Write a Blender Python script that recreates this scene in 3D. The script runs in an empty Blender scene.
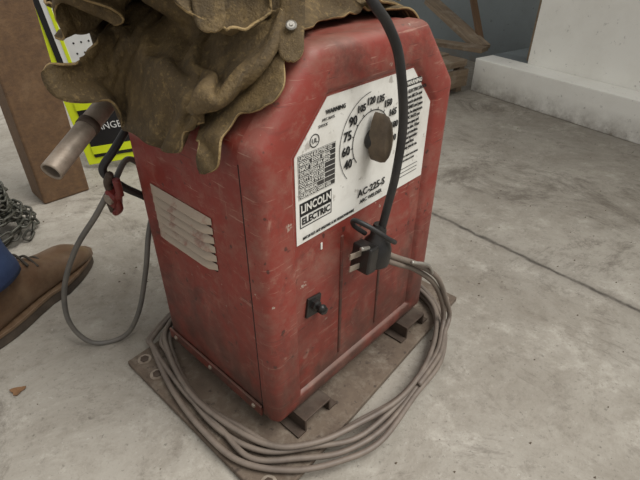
import bpy, math, random
from mathutils import Vector, noise, Matrix, Euler
from mathutils.bvhtree import BVHTree
from collections import Counter
random.seed(5)
sc=bpy.context.scene
F_=481.0; TH=math.radians(33.7); H=0.67
N=(-.0625,.440); ANG=math.radians(47); c1,c2=math.cos(ANG),math.sin(ANG)
def Wd(s,d,z): return Vector((N[0]+s*c1-d*c2, N[1]+s*c2+d*c1, z+.04))
# ---------------- materials
def srgb(r,g,b):
    f=lambda c:(c/255/12.92) if c/255<=.04045 else ((c/255+.055)/1.055)**2.4
    return (f(r),f(g),f(b),1)
class M:
    def __init__(s,name,col,rough=.6,metal=0.):
        s.m=bpy.data.materials.new(name); s.m.use_nodes=True; s.nt=s.m.node_tree; s.b=s.nt.nodes["Principled BSDF"]
        s.b.inputs["Base Color"].default_value=col; s.b.inputs["Roughness"].default_value=rough; s.b.inputs["Metallic"].default_value=metal
        s.tc=s.nt.nodes.new("ShaderNodeTexCoord"); s.cur=None; s.col=col
    def link(s,a,b): s.nt.links.new(a,b)
    def noise(s,scale,detail=6,rough=.6,stretch=None,rot=None,dist=0):
        n=s.nt.nodes.new("ShaderNodeTexNoise"); n.inputs["Scale"].default_value=scale; n.inputs["Detail"].default_value=detail; n.inputs["Roughness"].default_value=rough; n.inputs["Distortion"].default_value=dist
        if stretch or rot:
            mp=s.nt.nodes.new("ShaderNodeMapping")
            if stretch: mp.inputs["Scale"].default_value=stretch
            if rot: mp.inputs["Rotation"].default_value=rot
            s.link(s.tc.outputs["Object"],mp.inputs["Vector"]); s.link(mp.outputs[0],n.inputs["Vector"])
        else: s.link(s.tc.outputs["Object"],n.inputs["Vector"])
        return n.outputs["Fac"]
    def ramp(s,src,a,b,lo=0.,hi=1.):
        r=s.nt.nodes.new("ShaderNodeMapRange"); r.inputs[1].default_value=a; r.inputs[2].default_value=b; r.inputs[3].default_value=lo; r.inputs[4].default_value=hi; r.clamp=True
        s.link(src,r.inputs[0]); return r.outputs[0]
    def math(s,op,a,b):
        n=s.nt.nodes.new("ShaderNodeMath"); n.operation=op
        for i,v in enumerate((a,b)):
            if isinstance(v,(int,float)): n.inputs[i].default_value=v
            elif v is not None: s.link(v,n.inputs[i])
        return n.outputs[0]
    def sep(s,out="Object"):
        n=s.nt.nodes.new("ShaderNodeSeparateXYZ"); s.link(s.tc.outputs[out],n.inputs[0]); return n.outputs
    def geonormal(s):
        g=s.nt.nodes.new("ShaderNodeNewGeometry"); n=s.nt.nodes.new("ShaderNodeSeparateXYZ"); s.link(g.outputs["Normal"],n.inputs[0]); return n.outputs
    def mix(s,fac,col):
        n=s.nt.nodes.new("ShaderNodeMix"); n.data_type='RGBA'
        if s.cur is None: n.inputs[6].default_value=s.col
        else: s.link(s.cur,n.inputs[6])
        n.inputs[7].default_value=col
        if isinstance(fac,float): n.inputs[0].default_value=fac
        else: s.link(fac,n.inputs[0])
        s.cur=n.outputs[2]; s.link(s.cur,s.b.inputs["Base Color"]); return s
    def bump(s,h,strength=.3,dist=.002):
        n=s.nt.nodes.new("ShaderNodeBump"); n.inputs["Strength"].default_value=strength; n.inputs["Distance"].default_value=dist
        s.link(h,n.inputs["Height"]); s.link(n.outputs[0],s.b.inputs["Normal"]); return s
def simple(name,rgb,rough=.6,metal=0.,var=.35,scale=40,dirt=None,bump=.2):
    m=M(name,srgb(*rgb),rough,metal)
    dk=tuple(int(c*.55) for c in rgb)
    m.mix(m.ramp(m.noise(scale),.45,.75,0,var),srgb(*dk))
    if dirt: m.mix(m.ramp(m.noise(scale*.4,8,.7),.42,.72,0,.75),srgb(*dirt))
    m.bump(m.noise(scale*4),bump,.0008)
    return m.m
def redpaint(name,base,dust):
    r=M(name,srgb(*base),.42)
    r.mix(r.ramp(r.noise(9,5,.6),.35,.75,0,.5),srgb(96,42,35))
    r.mix(r.ramp(r.noise(11,9,.78,dist=.3),.46,.74,0,dust),srgb(136,106,92))
    r.mix(r.ramp(r.noise(5,8,.8,dist=.8),.53,.67,0,.7),srgb(66,38,32))
    r.mix(r.ramp(r.noise(32,8,.8),.54,.70,0,.5),srgb(156,120,104))
    r.mix(r.ramp(r.noise(22,3,.6,(1,1,14),(0.5,.35,.2)),.64,.70,0,.55),srgb(172,136,120))
    r.mix(r.ramp(r.noise(26,3,.6,(1,12,1),(0.3,-.35,.9)),.66,.72,0,.5),srgb(170,132,116))
    r.mix(r.ramp(r.noise(16,3,.6,(1,1,18),(-.9,.6,.9)),.66,.72,0,.65),srgb(66,42,36))
    r.mix(r.ramp(r.noise(70,2,.5),.67,.72,0,.75),srgb(56,38,32))
    r.mix(r.ramp(r.noise(38,4,.7),.67,.71,0,.85),srgb(172,160,146))
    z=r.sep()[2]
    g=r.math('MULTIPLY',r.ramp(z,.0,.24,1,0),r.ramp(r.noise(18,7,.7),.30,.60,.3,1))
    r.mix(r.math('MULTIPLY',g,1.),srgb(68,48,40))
    nz=r.geonormal()[2]
    d=r.math('MULTIPLY',r.ramp(nz,.3,.9,0,.5),r.ramp(r.noise(24,6,.7),.3,.7,.4,1))
    r.mix(d,srgb(140,112,98))
    rr=r.ramp(r.noise(12,6,.7),.3,.7,.34,.66); r.link(rr,r.b.inputs["Roughness"])
    r.bump(r.noise(120,4,.6),.12,.0006)
    return r.m
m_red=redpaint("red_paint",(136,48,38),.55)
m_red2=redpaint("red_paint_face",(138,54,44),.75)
m_slot=simple("dark_slot",(36,20,18),.8)
m_louv=M("louver_worn",srgb(172,156,138),.5)
m_louv.mix(m_louv.ramp(m_louv.noise(30,6,.7),.54,.70,0,.8),srgb(132,70,60)); m_louv.bump(m_louv.noise(90),.15,.0006); m_louv=m_louv.m
m_label=M("label_white",srgb(222,220,213),.45); m_label.mix(m_label.ramp(m_label.noise(14,7,.7),.45,.75,0,.5),srgb(160,152,138)); m_label.mix(m_label.ramp(m_label.noise(60,4,.6),.64,.7,0,.5),srgb(110,96,84)); m_label=m_label.m
m_ink=simple("black_ink",(22,22,23),.5,0,.3,30)
m_inkp=simple("black_panel_ink",(44,43,43),.5,0,.3,30,(92,86,80))
m_inkw=simple("white_ink",(215,213,205),.5,0,.2,30)
m_rub=simple("black_rubber",(26,26,27),.5,0,.4,40,(60,56,52))
m_blackpl=simple("black_plastic",(26,25,24),.4,0,.3,50,(56,50,45))
m_grey=simple("grey_cable_jacket",(108,97,88),.55,0,.45,35,(136,123,110))
m_grey2=simple("grey_rubber_cable",(92,90,86),.5,0,.4,35,(120,112,102))
m_knob=simple("knob_dusty",(84,72,58),.6,0,.6,60,(124,108,88))
m_steel=simple("old_steel",(158,146,132),.5,.35,.5,60,(116,98,80))
m_bright=simple("worn_metal",(170,166,158),.35,.7,.4,60)
m_rust=simple("rusty_steel",(78,64,54),.7,.35,.6,40,(108,98,88))
m_redpl=simple("red_plastic",(120,38,34),.5,0,.5,50,(70,44,38))
def leather(name,a,b,c):
    l=M(name,srgb(*a),.74)
    l.mix(l.ramp(l.noise(10,6,.65),.38,.66,0,.85),srgb(*b))
    l.mix(l.ramp(l.noise(26,8,.75),.5,.72,0,.75),srgb(*c))
    l.mix(l.ramp(l.noise(7,8,.8,dist=.8),.52,.68,0,.75),srgb(40,32,20))
    l.mix(l.ramp(l.noise(160,4,.7),.55,.7,0,.4),srgb(*[min(255,int(k*1.25)) for k in c]))
    h=l.math('ADD',l.noise(170,5,.7),l.math('MULTIPLY',l.noise(35,5,.7),1.5))
    l.bump(h,.8,.003); return l.m
m_lea=leather("suede_leather",(92,74,44),(66,53,30),(130,108,68))
m_lea_edge=leather("suede_leather_edge",(150,126,84),(122,100,62),(170,148,106))
def wood(name,rgb,dark,lt):
    w=M(name,srgb(*rgb),.75); w.mix(w.ramp(w.noise(6,6,.7,(1,14,14)),.35,.7,0,.8),srgb(*dark)); w.mix(w.ramp(w.noise(14,8,.7),.52,.75,0,.6),srgb(*lt)); w.bump(w.noise(10,6,.7,(1,20,20)),.4,.002); return w.m
m_wood=wood("old_wood",(140,122,100),(92,76,60),(170,160,144))
m_post=wood("brown_post",(104,78,52),(74,54,38),(130,104,76))
m_plate=M("dirty_base_board",srgb(108,94,80),.8)
m_plate.mix(m_plate.ramp(m_plate.noise(9,8,.75),.4,.66,0,.85),srgb(74,60,50)); m_plate.mix(m_plate.ramp(m_plate.noise(24,8,.8),.5,.7,0,.7),srgb(142,132,118)); m_plate.mix(m_plate.ramp(m_plate.noise(80,3,.6),.60,.7,0,.7),srgb(56,46,40)); m_plate.bump(m_plate.noise(50,8,.75),.6,.002); m_plate=m_plate.m
def wallm(name,rgb,dirt):
    w=M(name,srgb(*rgb),.7); w.mix(w.ramp(w.noise(3,7,.7),.45,.75,0,.5),srgb(*dirt)); w.mix(w.ramp(w.noise(40,5,.7),.62,.72,0,.6),srgb(*[int(c*.6) for c in dirt]))
    z=w.sep()[2]; w.mix(w.math('MULTIPLY',w.ramp(z,0,.09,1,0),w.ramp(w.noise(18,6,.7),.35,.7,.15,.95)),srgb(120,110,98)); w.bump(w.noise(30),.2,.002); return w.m
m_wall=wallm("painted_wall_white",(240,239,232),(210,206,196))
m_wall2=wallm("painted_wall_grey",(118,126,128),(88,92,92))
fl=M("concrete_floor",srgb(164,158,147),.72)
fl.mix(fl.ramp(fl.noise(1.3,5,.6),.36,.66,0,.7),srgb(142,137,128))
fl.mix(fl.ramp(fl.noise(4,9,.8,dist=.5),.42,.66,0,.8),srgb(124,116,104))
fl.mix(fl.ramp(fl.noise(7,9,.8),.53,.72,0,.7),srgb(196,191,180))
fl.mix(fl.ramp(fl.noise(2.4,9,.85,dist=1.2),.52,.63,0,.8),srgb(98,90,80))
fl.mix(fl.ramp(fl.noise(24,8,.8),.53,.71,0,.65),srgb(108,100,90))
fl.mix(fl.ramp(fl.noise(120,4,.7),.59,.71,0,.65),srgb(86,80,72))
fl.mix(fl.ramp(fl.noise(85,4,.7),.64,.74,0,.4),srgb(204,200,192))
xyz=fl.sep()
def crack(A,B,w,wob,amt,seedsc):
    L_=math.hypot(B[0]-A[0],B[1]-A[1]); nx,ny=-(B[1]-A[1])/L_,(B[0]-A[0])/L_
    dist=fl.math('ADD',fl.math('MULTIPLY',xyz[0],nx),fl.math('MULTIPLY',xyz[1],ny)); dist=fl.math('SUBTRACT',dist,A[0]*nx+A[1]*ny)
    dist=fl.math('ADD',dist,fl.math('MULTIPLY',fl.math('SUBTRACT',fl.noise(seedsc,5,.7),.5),wob)); dist=fl.math('ABSOLUTE',dist,0)
    fl.mix(fl.math('MULTIPLY',fl.ramp(dist,w*.2,w,1,0),fl.ramp(fl.noise(22,5,.7),.33,.55,.5,amt)),srgb(48,44,40))
    fl.mix(fl.ramp(dist,.0,.03,.35,0),srgb(104,96,86))
crack((.303,1.143),(.656,.739),.0075,.026,1.,14)
fl.bump(fl.math('ADD',fl.noise(60,8,.75),fl.noise(12,6,.7)),.5,.004)
m_floor=fl.m
# ---------------- mesh helpers
def mesh(name,vs,fs,mat=None,parent=None,smooth=False):
    m=bpy.data.meshes.new(name); m.from_pydata([tuple(v) for v in vs],[],fs); m.update(); o=bpy.data.objects.new(name,m); sc.collection.objects.link(o)
    if mat: m.materials.append(mat)
    if parent: o.parent=parent
    if smooth:
        for p in m.polygons: p.use_smooth=True
    return o
def empty(name,loc=(0,0,0),rz=0):
    e=bpy.data.objects.new(name,None); sc.collection.objects.link(e); e.location=loc; e.rotation_euler=(0,0,rz); return e
def box(name,c,size,mat,parent=None,rot=(0,0,0),bev=.0):
    x,y,z=[k/2 for k in size]
    vs=[(a*x,b*y,g*z) for a in(-1,1) for b in(-1,1) for g in(-1,1)]
    fs=[(0,1,3,2),(4,6,7,5),(0,4,5,1),(2,3,7,6),(0,2,6,4),(1,5,7,3)]
    o=mesh(name,vs,fs,mat,parent); o.location=c; o.rotation_euler=rot
    if bev:
        b=o.modifiers.new("b","BEVEL"); b.width=bev; b.segments=2
    return o
def smoothpath(pts,n=10,closed=False):
    P=[Vector(p) for p in pts]; out=[]; L=len(P)
    rng=range(L if closed else L-1)
    for i in rng:
        g=lambda k:P[k%L] if closed else P[max(0,min(L-1,k))]
        p0,p1,p2,p3=g(i-1),g(i),g(i+1),g(i+2)
        for k in range(n):
            t=k/n; out.append(.5*((2*p1)+(p2-p0)*t+(2*p0-5*p1+4*p2-p3)*t*t+(3*p1-p0-3*p2+p3)*t**3))
    if not closed: out.append(P[-1])
    return out
def tube(name,pts,r,mat,parent=None,closed=False,n=10,seg=12,cap=True,rfun=None,raw=False):
    P=smoothpath(pts,n,closed) if not raw else [Vector(p) for p in pts]
    L=len(P); vs=[]; fs=[]
    T=[]
    for i in range(L):
        a=P[(i-1)%L] if (closed or i>0) else P[i]; b=P[(i+1)%L] if (closed or i<L-1) else P[i]
        T.append((b-a).normalized())
    up=Vector((0,0,1)) if abs(T[0].z)<.9 else Vector((1,0,0))
    u=(up-T[0]*up.dot(T[0])).normalized()
    for i in range(L):
        u=(u-T[i]*u.dot(T[i])).normalized(); w=T[i].cross(u)
        rr=r if rfun is None else r*rfun(i/(L-1))
        for k in range(seg):
            a=2*math.pi*k/seg; vs.append(P[i]+rr*(math.cos(a)*u+math.sin(a)*w))
    for i in range(L if closed else L-1):
        j=(i+1)%L
        for k in range(seg):
            k2=(k+1)%seg; fs.append((i*seg+k,i*seg+k2,j*seg+k2,j*seg+k))
    if cap and not closed:
        fs.append(tuple(range(seg-1,-1,-1))); fs.append(tuple((L-1)*seg+k for k in range(seg)))
    return mesh(name,vs,fs,mat,parent,True)
def lathe(name,prof,mat,parent=None,loc=(0,0,0),rot=(0,0,0),seg=28,sy=1):
    vs=[];fs=[]
    for r,z in prof:
        for k in range(seg):
            a=2*math.pi*k/seg; vs.append((r*math.cos(a),sy*r*math.sin(a),z))
    for i in range(len(prof)-1):
        for k in range(seg):
            k2=(k+1)%seg; fs.append((i*seg+k,i*seg+k2,(i+1)*seg+k2,(i+1)*seg+k))
    fs.append(tuple(range(seg-1,-1,-1))); fs.append(tuple((len(prof)-1)*seg+k for k in range(seg)))
    o=mesh(name,vs,fs,mat,parent,True); o.location=loc; o.rotation_euler=rot
    m=o.modifiers.new("e","EDGE_SPLIT"); m.split_angle=math.radians(40)
    return o
def text(name,body,loc,size,mat,parent,align='LEFT',rot=(math.pi/2,0,0),ext=.0002,bold=0.,sx=1):
    c=bpy.data.curves.new(name,'FONT'); c.body=body; c.size=size; c.align_x=align; c.align_y='CENTER'; c.extrude=ext; c.offset=bold; c.resolution_u=2
    o=bpy.data.objects.new(name,c); sc.collection.objects.link(o)
    bpy.context.view_layer.update()
    m=bpy.data.meshes.new_from_object(o.evaluated_get(bpy.context.evaluated_depsgraph_get()))
    bpy.data.objects.remove(o); n=bpy.data.objects.new(name,m); sc.collection.objects.link(n); n.parent=parent; n.location=loc; n.rotation_euler=rot; n.scale=(sx,1,1)
    m.materials.clear(); m.materials.append(mat)
    return n
# ---------------- leather jacket first (cloth settled on the welder case)
W=.385; DP=.28
PR=[(0,0),(W,0),(W,.435),(W-.085,.525),(.085,.525),(0,.435)]
n=6
vs=[(a,-.0,b) for a,b in PR]+[(a,.28,b) for a,b in PR]
fs=[tuple(range(n)),tuple(range(2*n-1,n-1,-1))]+[((i+1)%n,i,i+n,(i+1)%n+n) for i in range(n)]
col=mesh("collider",vs,fs); col.location=(N[0],N[1],.04); col.rotation_euler=(0,0,ANG)
def sheet(poly,st,zf):
    def inside(x,y):
        r=False; k=len(poly)-1
        for i in range(len(poly)):
            xi,yi=poly[i]; xj,yj=poly[k]
            if (yi>y)!=(yj>y) and x<(xj-xi)*(y-yi)/(yj-yi)+xi: r=not r
            k=i
        return r
    x0=min(p[0] for p in poly);x1=max(p[0] for p in poly);y0=min(p[1] for p in poly);y1=max(p[1] for p in poly)
    idx={};V=[];Fc=[]
    for i in range(int((x1-x0)/st)+2):
        for j in range(int((y1-y0)/st)+2):
            x=x0+i*st;y=y0+j*st
            if inside(x,y): idx[(i,j)]=len(V); V.append([x,y,0])
    for (i,j) in idx:
        q=[(i,j),(i+1,j),(i+1,j+1),(i,j+1)]
        if all(k in idx for k in q): Fc.append(tuple(idx[k] for k in q))
    used=set(k for f in Fc for k in f); mp={k:n for n,k in enumerate(sorted(used))}
    V=[V[k] for k in sorted(used)]; Fc=[tuple(mp[k] for k in f) for f in Fc]
    ec=Counter()
    for f in Fc:
        for a in range(4): ec[tuple(sorted((f[a],f[(a+1)%4])))]+=1
    nb={}
    for (a,b),c in ec.items():
        if c==1: nb.setdefault(a,[]).append(b); nb.setdefault(b,[]).append(a)
    for it in range(3):
        new={a:[(V[a][0]*2+sum(V[k][0] for k in l))/(2+len(l)),(V[a][1]*2+sum(V[k][1] for k in l))/(2+len(l)),0] for a,l in nb.items()}
        for a,p in new.items(): V[a]=p
    V=[zf(x,y) for x,y,_ in V]
    return V,Fc
def nz(x,y,s,sd): return noise.noise(Vector((x*s,y*s,sd)))
ST=.0085
polyA=[(-.018,.085),(-.045,.068),(-.078,.052),(-.078,.036),(-.05,.026),(-.02,.030),(-.005,.035),(.01,.015),(.03,-.004),(.05,-.002),(.065,.02),(.10,.035),(.15,.040),(.24,.035),(.33,.015),(.41,.012),(.43,.1),(.43,.34),(.34,.37),(.12,.37),(.02,.37),(-.03,.34),(-.055,.31),(-.055,.27),(-.035,.22),(-.035,.17),(-.025,.12)]
A_=sheet(polyA,ST,lambda x,y:(x,y,.575+.03*nz(x,y,10,3)+.012*nz(x,y,26,7)))
def fb(x,y): return (x*.72+.045+.014*nz(x,y,14,2), y*.86+.012, .65+.05*nz(x,y*.5,13,13)+.034*math.sin(x*70+5*nz(x,y,6,1)))
polyB=[(-.02,.10),(-.01,.06),(.01,.03),(.05,.01),(.08,.005),(.10,.04),(.2,.035),(.36,.04),(.42,.10),(.42,.30),(.30,.38),(.10,.39),(.0,.38),(-.06,.32),(-.05,.27),(-.02,.2)]
B_=sheet(polyB,ST,fb)
def fc(x,y): return (x*.78+.01+.02*nz(x,y,9,22), y*.62+.09, .75+.045*nz(x*.6,y,15,33)+.038*math.sin(y*72+4*nz(x,y,7,4)))
polyC=[(-.0,.08),(.02,.02),(.05,-.02),(.20,-.02),(.36,.0),(.40,.08),(.38,.22),(.25,.34),(.05,.38),(-.02,.34),(-.03,.28),(-.01,.18)]
C_=sheet(polyC,ST,fc)
SV=[];SF=[];ns=26;nl=32
for i in range(nl):
    q=i/(nl-1)
    for k in range(ns):
        a=2*math.pi*k/ns; r=.046-.010*q
        SV.append((.36-.30*q, .17+.10*q+math.cos(a)*r+.02*math.sin(q*5), .86+math.sin(a)*r*.5+.01*math.sin(q*34)))
for i in range(nl-1):
    for k in range(ns): SF.append((i*ns+k,(i+1)*ns+k,(i+1)*ns+(k+1)%ns,i*ns+(k+1)%ns))
V=[];Fc=[];offs=[]
for a,b in (A_,B_,C_,(SV,SF)):
    o0=len(V); offs.append(o0); V+=a; Fc+=[tuple(k+o0 for k in f) for f in b]
offs.append(len(V))
jk=mesh("leather_jacket",V,Fc,None,None,True)
jk.location=col.location; jk.rotation_euler=col.rotation_euler
vg=jk.vertex_groups.new(name="pin")
pins=[]
for L_i,(z0,rx,ry) in enumerate([(.531,.06,.05),(.548,.03,.03),(.568,.03,.03)]):
    for i in range(offs[L_i],offs[L_i+1]):
        x,y,z=V[i]
        if abs(x-.19)<rx and abs(y-.16)<ry: jk.data.vertices[i].co.z=z0; pins.append(i)
for i in range(offs[0],offs[1]):
    x,y,z=V[i]
    if .325<y<.345 and -.0<x<.08: jk.data.vertices[i].co.z=.515+.012*nz(x,y,20,1); pins.append(i)
vg.add(pins,1.0,'REPLACE')
bpy.context.view_layer.update()
col.modifiers.new("c","COLLISION"); col.collision.thickness_outer=.004; col.collision.cloth_friction=60
cm=jk.modifiers.new("cl","CLOTH"); s=cm.settings
s.quality=6; s.mass=.35; s.tension_stiffness=20; s.compression_stiffness=20; s.shear_stiffness=10; s.bending_stiffness=.6; s.air_damping=3
s.shrink_min=-.10; s.vertex_group_mass="pin"
cs=cm.collision_settings; cs.use_self_collision=True; cs.self_distance_min=.0035; cs.distance_min=.004; cs.collision_quality=3; cs.self_friction=30; cs.friction=40
cm.point_cache.frame_start=1; cm.point_cache.frame_end=50
for f in range(1,44): sc.frame_set(f)
dg=bpy.context.evaluated_depsgraph_get(); nm=bpy.data.meshes.new_from_object(jk.evaluated_get(dg))
jk.modifiers.clear(); jk.data=nm; jk.vertex_groups.clear()
bpy.data.objects.remove(col)
nm.materials.clear(); nm.materials.append(m_lea); nm.materials.append(m_lea_edge)
for p in nm.polygons: p.use_smooth=True
su=jk.modifiers.new("u","SUBSURF"); su.levels=1;su.render_levels=1
so=jk.modifiers.new("s","SOLIDIFY"); so.thickness=.0028; so.offset=1; so.material_offset_rim=1
bvh=BVHTree.FromPolygons([tuple(v.co) for v in nm.vertices],[tuple(p.vertices) for p in nm.polygons])
def roof(s_): return .435+.09*min(1,max(0,min(s_,W-s_)/.085))
def hgt(s_,d_):
    h=bvh.ray_cast(Vector((s_,d_,1.2)),Vector((0,0,-1)))
    z=h[0].z if h[0] is not None else -1
    if 0<=s_<=W and 0<=d_<=DP: z=max(z,roof(s_)+.001)
    return z
def snap(i,p,nn): lathe("snap_%d"%i,[(.0056,0),(.0056,.0014),(.0044,.0024),(.004,.0018),(.002,.0018),(.0015,.003)],m_bright,jk,p,nn.to_track_quat('Z','Y').to_euler(),20)
for i,(s_,d_) in enumerate([(.005,.26),(.015,.21),(.03,.30),(.025,.10),(.04,.16),(.06,.07)]):
    h=bvh.ray_cast(Vector((s_,d_,1.2)),Vector((0,0,-1)))
    if h[0] is None: continue
    nn=h[1] if h[1].z>0 else -h[1]
    snap(i,h[0]+nn*.0026,nn)
def dstrap(nm_,path,w,tip=True,snaps=()):
    P=smoothpath([(a,b,0) for a,b in path],14); L=len(P); m=5
    rows=[]
    for i,p in enumerate(P):
        t=(P[min(i+1,L-1)]-P[max(i-1,0)]).normalized(); e=Vector((-t.y,t.x,0))
        ww=w*(1 if not tip or i<L-4 else [.95,.8,.55,.2][i-(L-4)])
        rows.append([p+e*ww*(k/(m-1)-.5) for k in range(m)])
    hs=[[hgt(v.x,v.y) for v in r] for r in rows]
    hc=[max(r) for r in hs]
    valid=[h for h in hc if h>0]
    hc=[h if h>0 else min(valid) for h in hc]
    env=hc[:]
    for it in range(60): env=[max(hc[i],(env[max(i-1,0)]+env[min(i+1,L-1)])/2-.0006) for i in range(L)]
    for it in range(2): env=[(env[max(i-1,0)]+2*env[i]+env[min(i+1,L-1)])/4 for i in range(L)]
    V=[];F=[]
    for i,r in enumerate(rows):
        for k,v in enumerate(r): V.append((v.x,v.y,env[i]*.75+.25*max(hs[i][k],env[i]-.012)+.005-.0012*abs(k-2)+.0015*noise.noise(Vector((v.x*60,v.y*60,1)))))
    for i in range(L-1):
        for k in range(m-1): F.append((i*m+k,i*m+k+1,(i+1)*m+k+1,(i+1)*m+k))
    o=mesh(nm_,V,F,m_lea,jk,True); o.data.materials.append(m_lea_edge)
    u=o.modifiers.new("u","SUBSURF"); u.levels=1;u.render_levels=1
    q=o.modifiers.new("s","SOLIDIFY"); q.thickness=.003; q.offset=1; q.material_offset_rim=1
    for j,fr_ in enumerate(snaps):
        i=int(fr_*(L-1)); c=Vector(V[i*m+2]); a=Vector(V[min(i+2,L-1)*m+2])-Vector(V[max(i-2,0)*m+2]); b=Vector(V[i*m+4])-Vector(V[i*m]); nn=a.cross(b).normalized()
        if nn.z<0: nn=-nn
        snap(int(ord(nm_[-1]))*10+j,c+nn*.003,nn)
dstrap("strap_a",[(.24,.14),(.16,.09),(.10,.045),(.060,.010)],.026,True,(.55,.85))
dstrap("strap_b",[(.13,.20),(.08,.14),(.03,.09),(.006,.06)],.030,True,(.4,.8))
dstrap("strap_c",[(.30,.20),(.20,.24),(.10,.26),(.03,.23)],.036,True,(.5,.9))
dstrap("strap_d",[(.36,.05),(.29,.06),(.22,.065),(.14,.10)],.024,False,(.3,))
# ---------------- camera
cam=bpy.data.cameras.new("camera"); co=bpy.data.objects.new("camera",cam); sc.collection.objects.link(co)
cam.sensor_width=36; cam.lens=F_/640*36; cam.clip_start=.01
co.location=(0,0,H); co.rotation_euler=(math.radians(90)-TH,0,0); sc.camera=co
# ---------------- welder
root=empty("stick_welder",(N[0],N[1],.04),ANG)
def offset(ins,bf=1.):
    n=len(PR); out=[]; lines=[]
    for i in range(n):
        a=Vector(PR[i]); b=Vector(PR[(i+1)%n]); d=(b-a).normalized(); nn=Vector((-d.y,d.x)); k=ins*(bf if i==0 else 1)
        lines.append((a+nn*k,d))
    for i in range(n):
        p,d=lines[i-1]; q,e=lines[i]; den=d.x*e.y-d.y*e.x; t=((q-p).x*e.y-(q-p).y*e.x)/den; out.append(p+d*t)
    return out
def rounded(ins,bf=1.,r=.024,rb=.008,k=6):
    c=offset(ins,bf); n=len(c); out=[]
    for i in range(n):
        p=c[i]; a=(c[i-1]-p).normalized(); b=(c[(i+1)%n]-p).normalized()
        rr=max((rb if i<2 else r)-ins*.6,.003); half=a.angle(b)/2; t=rr/math.tan(half)
        A=p+a*t; Bq=p+b*t; cen=p+(a+b).normalized()*(rr/math.sin(half))
        va=A-cen; vb=Bq-cen; an=va.angle(vb)
        for j in range(k+1):
            f=j/k; out.append(cen+(va*math.sin((1-f)*an)+vb*math.sin(f*an))/math.sin(an))
    return out
def loft(name,loops,mat,parent,capA=False,capB=True,smooth=True):
    vs=[];fs=[]
    n=len(loops[0][0])
    for pts,d in loops: vs+=[(p.x,d,p.y) for p in pts]
    for i in range(len(loops)-1):
        for k in range(n):
            k2=(k+1)%n; fs.append((i*n+k,(i+1)*n+k,(i+1)*n+k2,i*n+k2))
    if capA: fs.append(tuple(range(n)))
    if capB: fs.append(tuple((len(loops)-1)*n+k for k in range(n-1,-1,-1)))
    o=mesh(name,vs,fs,mat,parent,smooth)
    m=o.modifiers.new("e","EDGE_SPLIT"); m.split_angle=math.radians(35)
    return o
BF=.6
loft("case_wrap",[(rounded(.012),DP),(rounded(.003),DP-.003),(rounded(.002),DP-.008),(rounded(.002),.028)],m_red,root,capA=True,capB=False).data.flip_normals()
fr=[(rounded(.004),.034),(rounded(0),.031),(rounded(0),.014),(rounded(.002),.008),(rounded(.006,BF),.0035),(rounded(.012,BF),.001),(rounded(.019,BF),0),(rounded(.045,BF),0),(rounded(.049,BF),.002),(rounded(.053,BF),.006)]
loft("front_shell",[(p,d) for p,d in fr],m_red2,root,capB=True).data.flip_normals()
box("seam_shadow_strip",(.0022,.0345,.215),(.001,.0018,.40),m_slot,root)
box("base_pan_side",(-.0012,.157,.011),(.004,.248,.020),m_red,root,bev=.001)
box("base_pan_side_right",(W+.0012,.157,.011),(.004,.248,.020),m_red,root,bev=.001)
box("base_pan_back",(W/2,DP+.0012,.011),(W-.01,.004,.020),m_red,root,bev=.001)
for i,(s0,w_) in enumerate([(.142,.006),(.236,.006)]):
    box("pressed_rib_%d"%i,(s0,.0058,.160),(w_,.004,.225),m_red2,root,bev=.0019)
def screw(nm,loc,rot,r=.0045,mat=m_steel):
    return lathe(nm,[(r,0),(r,.0012),(r*.8,.0026),(r*.3,.0032)],mat,root,loc,rot,14)
for i,(d,z) in enumerate([(.05,.012),(.26,.012),(.16,.012)]): screw("side_screw_%d"%i,(-.003,d,z),(0,-math.pi/2,0),.004)
for i in range(6):
    zt=.322-i*.0142; zb=zt-.0095; vs=[];fs=[]; n=12
    for k in range(n+1):
        q=k/n; d=.100+.142*q; e=min(1,min(q,1-q)*9); e=math.sqrt(e)
        vs+=[(.001,d,zt),(-.003*e+.001,d,zt-.003),(-.0075*e+.001,d,zb+.001),(-.0072*e+.001,d,zb),(.001,d,zb+.0005)]
    for k in range(n):
        for j in range(4): fs.append((k*5+j,k*5+j+1,(k+1)*5+j+1,(k+1)*5+j))
    o=mesh("louver_%d"%i,vs,fs,m_louv,root,True); o.modifiers.new("e","EDGE_SPLIT").split_angle=.6
    o.data.materials.append(m_slot)
    for k in range(n): o.data.polygons[k*4+3].material_index=1
    box("louver_slot_%d"%i,(.0014,.171,zb-.0015),(.0014,.136,.0040),m_slot,root)
# label
LD=.0055
lp=[p for p in rounded(.056,1,.012)]
zb=.297
uniq=[]
for p in lp:
    v=(p.x,LD,max(p.y,zb))
    if not uniq or (Vector(v)-Vector(uniq[-1])).length>1e-5: uniq.append(v)
o=mesh("label_plate",uniq,[tuple(range(len(uniq)))],m_label,root)
so=o.modifiers.new("s","SOLIDIFY"); so.thickness=.0006; so.offset=0
T=LD-.0007
def lbox(nm,s0,s1,z0,z1,mat,dd=0): box(nm,((s0+s1)/2,T+.0001-dd,(z0+z1)/2),(s1-s0,.0003,z1-z0),mat,root)
def ring(nm,cx,cz,r0,r1,a0,a1,mat,dd=0,n=40):
    vs=[];fs=[]
    for i in range(n+1):
        a=math.radians(a0+(a1-a0)*i/n); vs+=[(cx+r0*math.cos(a),T-dd,cz+r0*math.sin(a)),(cx+r1*math.cos(a),T-dd,cz+r1*math.sin(a))]
    for i in range(n): fs.append((2*i,2*i+1,2*i+3,2*i+2))
    return mesh(nm,vs,fs,mat,root)
CX,CZ=.192,.397
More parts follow.
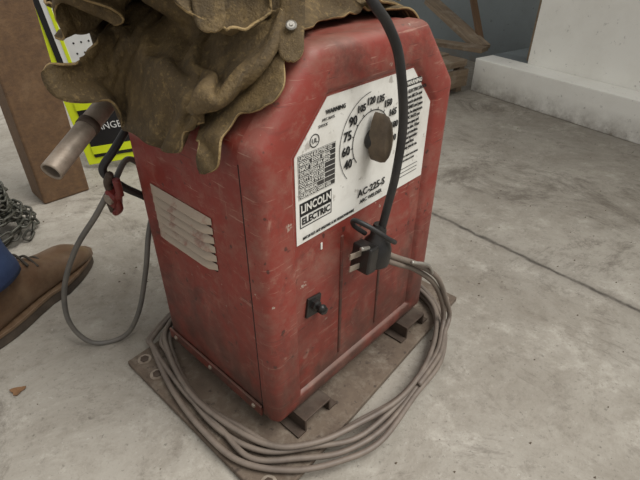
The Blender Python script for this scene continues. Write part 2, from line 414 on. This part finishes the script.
def line(nm,p,q,w,mat=m_ink,dd=0):
    a=Vector(p);b=Vector(q);c=(a+b)/2;l=(b-a).length;an=math.atan2(b.y-a.y,b.x-a.x)
    return box(nm,(c.x,T-dd,c.y),(l,.0003,w),mat,root,rot=(0,-an,0))
lbox("logo_box_black",.062,.118,.3365,.3535,m_ink)
text("logo_text_top","LINCOLN",(.090,T-.0006,.345),.0148,m_inkw,root,'CENTER',bold=.0003,sx=.84)
for a,b in [((.062,.3362),(.118,.3362)),((.062,.3200),(.118,.3200)),((.0625,.3200),(.0625,.3365)),((.1175,.3200),(.1175,.3365))]: line("logo_frame",a,b,.0011)
text("logo_text_bottom","ELECTRIC",(.090,T-.0004,.328),.0128,m_ink,root,'CENTER',bold=.0003,sx=.9)
ring("dial_outline",CX,CZ,.0605,.0614,95,222,m_ink,.0005,60)
ring("dial_inner",CX,CZ,.036,.0372,-38,222,m_ink,.0005,60)
nums=["40","60","75","90","105","120","135","150","165","180","200","225"]
for i,s_ in enumerate(nums):
    a=math.radians(206-i*22.2); r=.0495
    text("dial_number_"+s_,s_,(CX+r*math.cos(a),T-.0008,CZ+r*math.sin(a)),.0165 if len(s_)<3 else .0122,m_ink,root,'CENTER',bold=.0004,sx=.92)
    line("dial_tick_%d"%i,(CX+.036*math.cos(a),CZ+.036*math.sin(a)),(CX+.040*math.cos(a),CZ+.040*math.sin(a)),.001,m_ink,.0004)
text("model_text","AC-225-S",(CX+.008,T-.0009,.3240),.0150,m_ink,root,'CENTER',bold=.0003)
text("sub_text","ARC WELDER",(CX+.008,T-.0004,.3105),.0080,m_ink,root,'CENTER',bold=.0001)
ring("cert_mark",.088,.4245,.0068,.0080,0,360,m_ink,.0002,24)
text("cert_text","UL",(.088,T-.0004,.4245),.008,m_ink,root,'CENTER')
lbox("spec_panel_black",.061,.124,.3585,.4135,m_inkp)
rows=["LINCOLN ELECTRIC CO","MODEL  CODE  SERIAL","INPUT  230V 50A 60HZ","OUTPUT 225A 25V","DUTY CYCLE 20%","OCV MAX 79 V AC","SEE MANUAL","CLEVELAND OHIO USA"]
for i,t in enumerate(rows): text("print_row_%d"%i,t,(.063,T-.0004,.4095-i*.0067),.0054,m_inkw,root,bold=.00012,sx=.93)
for i in range(9): line("spec_rule_%d"%i,(.061,.4128-i*.0067),(.124,.4128-i*.0067),.0005,m_inkw,.0002)
for x in (.0615,.084,.104,.1235): line("spec_col",(x,.3589),(x,.4130),.0005,m_inkw,.0002)
text("top_print_l","WARNING",(.106,T-.0004,.452),.007,m_ink,root,bold=.0002)
for i,t in enumerate(["ARC RAYS","SHOCK"]): text("top_print_l%d"%i,t,(.100-.006*i,T-.0004,.4445-i*.006),.0046,m_ink,root)
lbox("warning_bar",.262,.300,.4465,.455,m_ink)
text("warning_text","WARNING",(.281,T-.0005,.4508),.0072,m_inkw,root,'CENTER',bold=.0002)
rr=["ELECTRIC SHOCK","can kill. Do not","touch electrode.","FUMES and gases","can be dangerous.","ARC RAYS can","injure eyes and","burn skin. Wear","eye protection.","Read operating","manual first.","Keep guards on."]
for i,t in enumerate(rr): text("print_col_%d"%i,t,(.268,T-.0009,.440-i*.0074),.0064,m_ink,root,bold=.0002,sx=.85)
for i,t in enumerate(["DO NOT SWITCH CURRENT WHILE WELDING","TURN POWER OFF WHEN NOT IN USE"]): text("foot_%d"%i,t,(.255,T-.0004,.345-i*.007),.0042,m_ink,root,'LEFT',sx=.62)
text("footer_long","INPUT 230 VOLTS  60 HZ  SINGLE PHASE  AC ARC WELDING POWER SOURCE",(.066,T-.0004,.3035),.0056,m_ink,root,sx=.5,bold=.0001)
for i in range(3): line("foot_rule_%d"%i,(.250,.3255-i*.006),(.312,.3255-i*.006),.0007)
# knob
lathe("selector_knob_base",[(.014,0),(.014,.004),(.012,.008),(.010,.010)],m_blackpl,root,(CX,T-.001,CZ),(math.pi/2,0,0),32)
n_=20
def knobloop(k,dx=0): return [Vector((CX+k*.0118*math.sin(2*math.pi*i/n_)*(1-.35*max(0,math.cos(2*math.pi*i/n_))),CZ+.004+k*.032*math.cos(2*math.pi*i/n_))) for i in range(n_)]
loft("selector_knob_pointer",[(knobloop(1),0.0),(knobloop(1),-.014),(knobloop(.93),-.020),(knobloop(.75),-.0235),(knobloop(.4),-.025)],m_knob,root,capB=True)
# toggle
box("toggle_plate",(.082,.004,.186),(.026,.004,.032),m_blackpl,root,rot=(0,.15,0),bev=.001)
lathe("toggle_nut",[(.0085,0),(.0085,.006),(.006,.008)],m_blackpl,root,(.082,.002,.190),(math.pi/2,0,0),6)
tube("toggle_lever",[(.082,0,.190),(.080,-.010,.192),(.076,-.020,.199)],.0048,m_blackpl,root,rfun=lambda t:.7+.5*t)
box("toggle_catch",(.092,-.004,.176),(.012,.012,.010),m_blackpl,root,rot=(0,.5,0),bev=.002)
box("lower_mark_plate",(.100,.0052,.276),(.003,.001,.010),m_inkw,root)
# steel channel runners (open ends)
for i,s in enumerate((.065,.335)):
    box("runner_top_%d"%i,(s,.135,-.0026),(.058,.312,.004),m_rust,root,bev=.001)
    for j,e in enumerate((-1,1)):
        box("runner_web_%d_%d"%(i,j),(s+e*.027,.135,-.0145),(.004,.312,.022),m_rust,root,bev=.001)
        box("runner_foot_%d_%d"%(i,j),(s+e*.035,.135,-.0262),(.018,.312,.003),m_rust,root)
# power cord + plug
tube("power_cord",[(.03,.19,.675),(.07,.07,.662),(.115,.0,.615),(.133,-.03,.565),(.158,-.034,.539),(.181,-.036,.501),(.197,-.038,.428),(.195,-.036,.36),(.188,-.032,.310),(.183,-.03,.282)],.0056,m_rub,root)
pl=[(.0165,0),(.021,.004),(.022,.014),(.0215,.028),(.018,.038),(.0115,.046),(.0105,.056),(.008,.064)]
lathe("plug_body",pl,m_blackpl,root,(.176,-.026,.222),(0,math.radians(6),0),24)
box("plug_face",(.153,-.026,.246),(.020,.032,.040),m_blackpl,root,rot=(0,math.radians(8),0),bev=.003)
for i,z in enumerate((.256,.236)):
    box("plug_blade_%d"%i,(.134,-.026,z+.003),(.026,.0018,.008),m_steel,root,rot=(0,math.radians(12),0))
tube("plug_ground_pin",[(.150,-.034,.266),(.134,-.034,.272)],.003,m_bright,root)
tube("plug_strap",[(.190,-.048,.262),(.168,-.052,.280),(.148,-.036,.300),(.140,-.016,.306),(.15,-.008,.29),(.17,-.012,.27)],.0034,m_rub,root)
# ---------------- coiled cable
ck=empty("coiled_welding_cable")
base=[(.016,.314),(-.023,.245),(-.042,.142),(-.033,.051),(-.012,-.012),(.038,-.052),(.10,-.077),(.188,-.09),(.283,-.082),(.365,-.048),(.415,0),(.435,.08),(.435,.2),(.385,.30),(.25,.345),(.1,.350)]
outer=[(-.008,.325),(-.03,.283),(-.055,.18),(-.0586,.079),(-.048,.004),(-.005,-.050),(.051,-.088),(.125,-.106),(.227,-.105),(.32,-.082),(.395,-.035),(.445,.04),(.455,.15),(.42,.28),(.30,.365),(.12,.375)]
def mixl(a,b,t,seed,z):
    out=[]
    for i in range(len(a)):
        ox=noise.noise(Vector((i*.9,seed,0)))*.013; oy=noise.noise(Vector((i*.9,seed,5)))*.013
        p=(a[i][0]*(1-t)+b[i][0]*t+ox,a[i][1]*(1-t)+b[i][1]*t+oy)
        zz=z+.003*abs(noise.noise(Vector((i*.8,seed,9))))
        out.append(Wd(p[0],p[1],zz-.04))
    return out
for i,(t,z) in enumerate([(0.05,.0205),(.50,.0205),(1.0,.0205),(.28,.0295),(1.4,.0205)]):
    tube("cable_loop_%d"%i,mixl(base,outer,t,i*3.7+1,z),.0045,m_grey,ck,closed=True,seg=10)
for i,(oz,od) in enumerate([(0,0),(.011,-.006)]):
    pts=[(.186,-.03,.232+oz),(.203,-.034,.216+oz),(.225,-.038,.200+oz),(.264,-.042+od,.172+oz),(.322,-.048+od,.115+oz*1.3),(.364,-.050+od,.050+oz),(.376+oz,-.055+od,.004),(.355,-.066+od,-.010),(.30,-.088+od,-.011),(.22,-.098+od,-.011)]
    tube("cable_lead_%d"%i,[Wd(*p) for p in pts],.0045,m_grey,ck,seg=10)
tube("wire_tie",[Wd(.236,-.052,.205),Wd(.262,-.060,.192),Wd(.285,-.058,.172),Wd(.30,-.055,.150)],.0028,m_bright,ck,seg=8)
# ---------------- base board
bA=Vector((-.345,.596));bN=Vector((-.066,.338));bB=Vector((.287,.772));bC=bA+bB-bN
def slab(name,pts,z0,z1,mat,parent=None,bev=.002):
    n=len(pts); vs=[(p[0],p[1],z0) for p in pts]+[(p[0],p[1],z1) for p in pts]
    fs=[tuple(range(n-1,-1,-1)),tuple(range(n,2*n))]+[(i,(i+1)%n,(i+1)%n+n,i+n) for i in range(n)]
    o=mesh(name,vs,fs,mat,parent)
    if bev:
        b=o.modifiers.new("b","BEVEL"); b.width=bev; b.segments=2
    return o
bb=empty("base_board")
slab("board",[bA,bN,bB,bC],.0005,.0118,m_plate,bb)
def bl(p,nm):
    lathe(nm+"_washer",[(.012,0),(.012,.0012),(.005,.0014)],m_steel,bb,(p[0],p[1],.0118),(0,0,0),20)
    lathe(nm+"_bolt",[(.0075,0),(.0075,.0018),(.0055,.0026)],m_rust,bb,(p[0],p[1],.0130),(0,0,random.random()),6)
for i,p in enumerate([(-.315,.600),(-.072,.372),(.257,.768),(-.283,.566),(.01,.985)]): bl(p,"corner_%d"%i)
# ---------------- pipe under jacket
pp=empty("steel_pipe")
a=Vector((-.313,.510,.425)); b=Vector((-.262,.672,.492))
d=(b-a).normalized()
o=tube("pipe_wall",[a+(b-a)*q for q in (0,.25,.5,.75,1)],.0128,m_steel,pp,cap=False,seg=24)
sd=o.modifiers.new("s","SOLIDIFY"); sd.thickness=.0022; sd.offset=-1
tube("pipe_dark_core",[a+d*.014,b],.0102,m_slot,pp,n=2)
tube("pipe_collar",[a+d*.075,a+d*.085],.0140,m_rust,pp,n=2,seg=20)
# ---------------- left cable & clamp
lc=empty("ground_cable")
tube("cable",[(-.262,.69,.33),(-.285,.665,.372),(-.300,.632,.352),(-.332,.615,.305),(-.387,.624,.235),(-.436,.635,.144),(-.452,.64,.062),(-.425,.643,.010),(-.373,.66,.010),(-.330,.654,.075),(-.292,.642,.180),(-.275,.655,.255),(-.26,.70,.31)],.0045,m_grey2,lc,seg=10)
tube("black_lead",[(-.262,.672,.44),(-.29,.635,.40),(-.306,.618,.375),(-.288,.628,.345),(-.262,.66,.30),(-.255,.67,.24),(-.26,.665,.2)],.0058,m_rub,lc,seg=12)
cl=empty("ground_clamp",(-.300,.618,.335)); cl.rotation_euler=(.2,.5,-.5)
for i,sg in enumerate((1,-1)):
    tube("jaw_%d"%i,[(sg*.006,0,.045),(sg*.012,0,.02),(sg*.006,0,0),(sg*.011,0,-.02),(sg*.002,0,-.042)],.0055,m_redpl if i==0 else m_rust,cl,seg=10)
lathe("pivot",[(.008,-.012),(.008,.012)],m_steel,cl,(0,0,0),(math.pi/2,0,0),14)
box("clamp_body",(0,0,-.004),(.02,.018,.03),m_redpl,cl,bev=.004)
# ---------------- floor & walls
mesh("floor",[(-4,-1.5,0),(4,-1.5,0),(4,6,0),(-4,6,0)],[(0,1,2,3)],m_floor)
k0=Vector((.708,2.28)); kd=Vector((.5436,-.839)); kn=Vector((.839,.5436))
def kp(k,o): v=k0+kd*k+kn*o; return (v.x,v.y)
slab("trim_kicker",[kp(-.0,0),kp(2.2,0),kp(2.2,.115),kp(0,.115)],0,.145,m_wall,None,.004)
slab("wall_right",[kp(.19,.116),kp(2.2,.116),kp(2.2,.25),kp(.19,.25)],0,2.4,m_wall,None,.003)
slab("wall_back",[kp(-3.5,.43),kp(.6,.43),kp(.6,.53),kp(-3.5,.53)],0,2.4,m_wall2,None,.003)
slab("trim_jamb",[kp(.15,.16),kp(.188,.16),kp(.188,.25),kp(.15,.25)],.142,2.3,m_wood,None,.003)
slab("trim_sill",[kp(-.02,.12),kp(.188,.12),kp(.188,.42),kp(-.02,.42)],0,.14,m_wall2,None,.004)
ws=empty("wooden_step",(.672,2.252,0),math.atan2(.6,.8))
for i in range(4): box("tread_%d"%i,(-.21,.06+i*.115,.130+.004*(i%2)),(.42+.02*(i%3),.105,.028),m_wood,ws,bev=.003)
box("front_board",(-.21,.004,.068),(.42,.022,.075),m_wood,ws,bev=.002)
for i,x in enumerate((-.02,-.40)):
    box("leg_%d"%i,(x,.034,.058),(.035,.035,.116),m_wood,ws,bev=.002); box("leg_b%d"%i,(x,.40,.058),(.035,.035,.116),m_wood,ws,bev=.002)
    box("runner_%d"%i,(x,.20,.03),(.022,.36,.04),m_wood,ws)
lw=empty("loose_boards")
def stick(nm,a,b,w,t,mat):
    a=Vector(a);b=Vector(b);o=box(nm,(a+b)/2,((b-a).length,w,t),mat,lw,bev=.002); o.rotation_mode='QUATERNION'; o.rotation_quaternion=(b-a).to_track_quat('X','Z'); return o
stick("board_a",(.50,2.58,.163),(.77,2.36,.163),.08,.020,m_wood)
stick("board_b",(.80,2.52,.150),(.76,2.74,.40),.03,.02,m_post)
stick("board_c",(.78,2.44,.158),(.62,2.96,.29),.09,.02,m_wood)
# post
pa=Vector((-.775,1.182)); pb=Vector((-.684,1.273)); pd=(pb-pa).normalized(); pn=Vector((-pd.y,pd.x))
slab("trim_post",[pa,pb,pb+pn*.1,pa+pn*.1],0,2.4,m_post,None,.005)
# safety sign board
m_neon=simple("neon_yellow",(224,240,36),.5,0,.12,20); m_wht=simple("sign_white",(230,232,230),.5,0,.15,20); m_blk=simple("sign_black",(28,28,30),.5,0,.2,20)
sg=empty("warning_board",(-.742,1.42,.012)); sg.rotation_euler=(math.radians(-4),math.radians(-8),math.radians(4))
box("panel",(.15,.006,.36),(.30,.012,.72),m_neon,sg,bev=.002)
box("black_field",(.155,-.001,.362),(.252,.003,.68),m_blk,sg)
box("white_field",(.160,-.003,.46),(.226,.002,.48),m_wht,sg)
box("neon_line",(.066,-.0045,.46),(.010,.001,.46),m_neon,sg)
box("lower_stripe",(.155,-.003,.185),(.252,.002,.026),m_neon,sg)
box("foot_stripe",(.155,-.003,.045),(.252,.002,.024),m_neon,sg)
text("sign_text","DANGER",(.045,-.004,.115),.03,m_wht,sg,'LEFT')
for i in range(9):
    for j in range(5): lathe("dot_%d_%d"%(i,j),[(.003,0),(.003,.001)],m_blk,sg,(.095+j*.022,-.0035,.30+i*.028),(math.pi/2,0,0),8)
text("sign_side","SAFETY",(.24,-.0045,.3),.05,m_blk,sg,'LEFT',rot=(math.pi/2,-math.pi/2,0))
# ---------------- person's leg with boot
m_boot=simple("boot_leather",(92,68,48),.5,0,.5,30,(126,106,84)); m_sole=simple("boot_sole",(48,40,34),.8,0,.4,30,(96,84,70)); m_lace=simple("laces",(50,44,36),.8)
m_jean=M("denim",srgb(36,52,88),.85); m_jean.mix(m_jean.ramp(m_jean.noise(14,6,.7),.4,.7,0,.7),srgb(60,80,114)); m_jean.bump(m_jean.noise(300,2,.5),.5,.001); m_jean=m_jean.m
ps=empty("person",(-.622,.655,0)); ps.rotation_euler=(0,0,math.radians(90-14))
sec=[(-.035,.030,.034,.085),(-.02,.036,.0,.13),(.03,.040,.0,.145),(.07,.040,.0,.14),(.11,.041,.0,.115),(.15,.045,.0,.092),(.19,.049,.0,.076),(.225,.050,.0,.068),(.25,.046,.0,.060),(.268,.034,.0,.046),(.276,.016,.0,.030)]
vs=[];fs=[];n=20
for x,w,_,h in sec:
    for k in range(n):
        a=2*math.pi*k/n; cy=math.cos(a); sz=math.sin(a)
        y=w*(abs(cy)**.8)*(1 if cy>=0 else -1)
        z=.022+(h-.022)*(.5+.5*(abs(sz)**.75)*(1 if sz>=0 else -1)); y*=1-.30*max(0,(z-.04)/.12)
        vs.append((x,y,z))
for i in range(len(sec)-1):
    for k in range(n): fs.append((i*n+k,i*n+(k+1)%n,(i+1)*n+(k+1)%n,(i+1)*n+k))
fs.append(tuple(range(n-1,-1,-1))); fs.append(tuple((len(sec)-1)*n+k for k in range(n)))
o=mesh("boot_upper",vs,fs,m_boot,ps,True); o.modifiers.new("s","SUBSURF").render_levels=1
so_=[]
for q in range(28):
    a=2*math.pi*q/28; c=math.cos(a); s_=math.sin(a); x=.12+.165*c; w=.053 if c>0 else .044; w*= (1-.12*math.exp(-((x-.1)/.05)**2)); so_.append((x,w*abs(s_)**.75*(1 if s_>=0 else -1)))
slab("boot_sole",so_,0.0,.026,m_sole,ps,.003)
slab("boot_welt",[(.12+(x-.12)*1.025,y*1.05) for x,y in so_],.023,.030,m_boot,ps,.001)
lathe("boot_shaft",[(.050,.10),(.050,.14),(.048,.19),(.050,.205)],m_boot,ps,(.02,0,0),(0,0,0),24,.85)
for i in range(5):
    x=.085+i*.02; z=.148-i*.0165
    tube("lace_%d"%i,[(x,-.030,z-.022),(x+.004,0,z-.004),(x,.030,z-.022)],.0026,m_lace,ps,seg=8)
P=[(.025,0,.125),(.018,0,.20),(.0,0,.30),(-.02,.01,.42),(-.03,.02,.56)]
R=[.074,.068,.066,.072,.082]
vs=[];fs=[];n=32;m_=30
for i in range(m_+1):
    t=i/m_*(len(P)-1); k=min(int(t),len(P)-2); u=t-k; c=Vector(P[k]).lerp(Vector(P[k+1]),u); r=R[k]*(1-u)+R[k+1]*u
    for q in range(n):
        a=2*math.pi*q/n; rr=r*(1+.10*noise.noise(Vector((math.cos(a)*1.5,math.sin(a)*1.5,c.z*16)))+.03*math.sin(c.z*90+math.cos(a)*2)*(1-i/m_))
        vs.append((c.x+rr*math.cos(a),c.y+rr*.85*math.sin(a),c.z))
for i in range(m_):
    for q in range(n): fs.append((i*n+q,i*n+(q+1)%n,(i+1)*n+(q+1)%n,(i+1)*n+q))
fs.append(tuple(m_*n+q for q in range(n)))
mesh("jeans_leg",vs,fs,m_jean,ps,True).modifiers.new("s","SOLIDIFY").thickness=.003
# chain heap beyond boot
m_chain=simple("chain_steel",(84,84,76),.55,.4,.5,60,(62,56,48))
vs=[];fs=[]
def link(c,rot,L=.017,Wd_=.0085,r=.0032):
    b0=len(vs); ns_=14; k_=6
    for i in range(ns_):
        a=2*math.pi*i/ns_; x=math.cos(a)*Wd_+0; y=math.sin(a)*Wd_+(L-Wd_)*(1 if math.sin(a)>0 else -1)
        cen=Vector((x,y,0)); rad=Vector((math.cos(a),math.sin(a),0))
        for k in range(k_):
            b=2*math.pi*k/k_; vs.append(c+rot@(cen+rad*r*math.cos(b)+Vector((0,0,r*math.sin(b)))))
    for i in range(ns_):
        for k in range(k_): fs.append((b0+i*k_+k,b0+i*k_+(k+1)%k_,b0+((i+1)%ns_)*k_+(k+1)%k_,b0+((i+1)%ns_)*k_+k))
hc=Vector((-.815,1.01,0))
path=[]
for i in range(190):
    q=i/190; ang_=i*.33; rad=.085*(1-.65*q)*(1+.25*math.sin(i*.19)); z=.006+.15*q+.006*math.sin(i*.7)
    path.append(hc+Vector((rad*math.cos(ang_),rad*math.sin(ang_),z)))
for i in range(len(path)-1):
    t=(path[i+1]-path[i]).normalized(); m3=t.to_track_quat('Y','Z').to_matrix()@Euler((0,(math.pi/2 if i%2 else 0)+.5,0)).to_matrix()
    link(path[i],m3)
mn=min(v.z for v in vs)
vs=[v-Vector((0,0,mn)) for v in vs]
mesh("chain_pile",vs,fs,m_chain,None,True)
# leaves / debris
m_leaf=simple("dry_leaf",(118,86,56),.8,0,.5,60)
def leaf(nm,loc,sz,rz):
    vs=[(0,0,.004)];n=12
    for q in range(n):
        a=2*math.pi*q/n; r=sz*(1+.35*math.sin(3*a+rz)); vs.append((r*math.cos(a),r*.7*math.sin(a),.003+.006*abs(noise.noise(Vector((a*2,rz,loc[0]*9))))))
    fs=[(0,1+q,1+(q+1)%n) for q in range(n)]
    o=mesh(nm,vs,fs,m_leaf); o.location=loc; o.rotation_euler=(0,0,rz); o.modifiers.new("s","SOLIDIFY").thickness=.001
leaf("dry_leaf",(-.514,.538,.0),.011,.4)
leaf("dry_leaf",(.21,.60,.0),.010,1.4)
vs=[];fs=[]
for i in range(420):
    x=random.uniform(-.9,1.2); y=random.uniform(.35,2.2); r=random.uniform(.0008,.0028); b0=len(vs)
    vs+=[(x-r,y,0),(x+r,y+r*.3,0),(x,y-r,0),(x+r*.2,y,r*1.1)]; fs+=[(b0,b0+2,b0+3),(b0+2,b0+1,b0+3),(b0+1,b0,b0+3)]
mesh("floor_grit",vs,fs,simple("grit",(96,84,70),.9))
# ---------------- light
w=bpy.data.worlds.new("w"); sc.world=w; w.use_nodes=True; bg=w.node_tree.nodes["Background"]; bg.inputs[0].default_value=(1,.98,.95,1); bg.inputs[1].default_value=.55
l=bpy.data.lights.new("daylight","SUN"); l.energy=3.7; l.angle=math.radians(40); l.color=(1,.985,.95); lo=bpy.data.objects.new("daylight",l); sc.collection.objects.link(lo)
dirv=Vector((-.65,.12,-1)); lo.rotation_euler=dirv.to_track_quat('-Z','Y').to_euler()
sc.view_settings.view_transform='Standard'
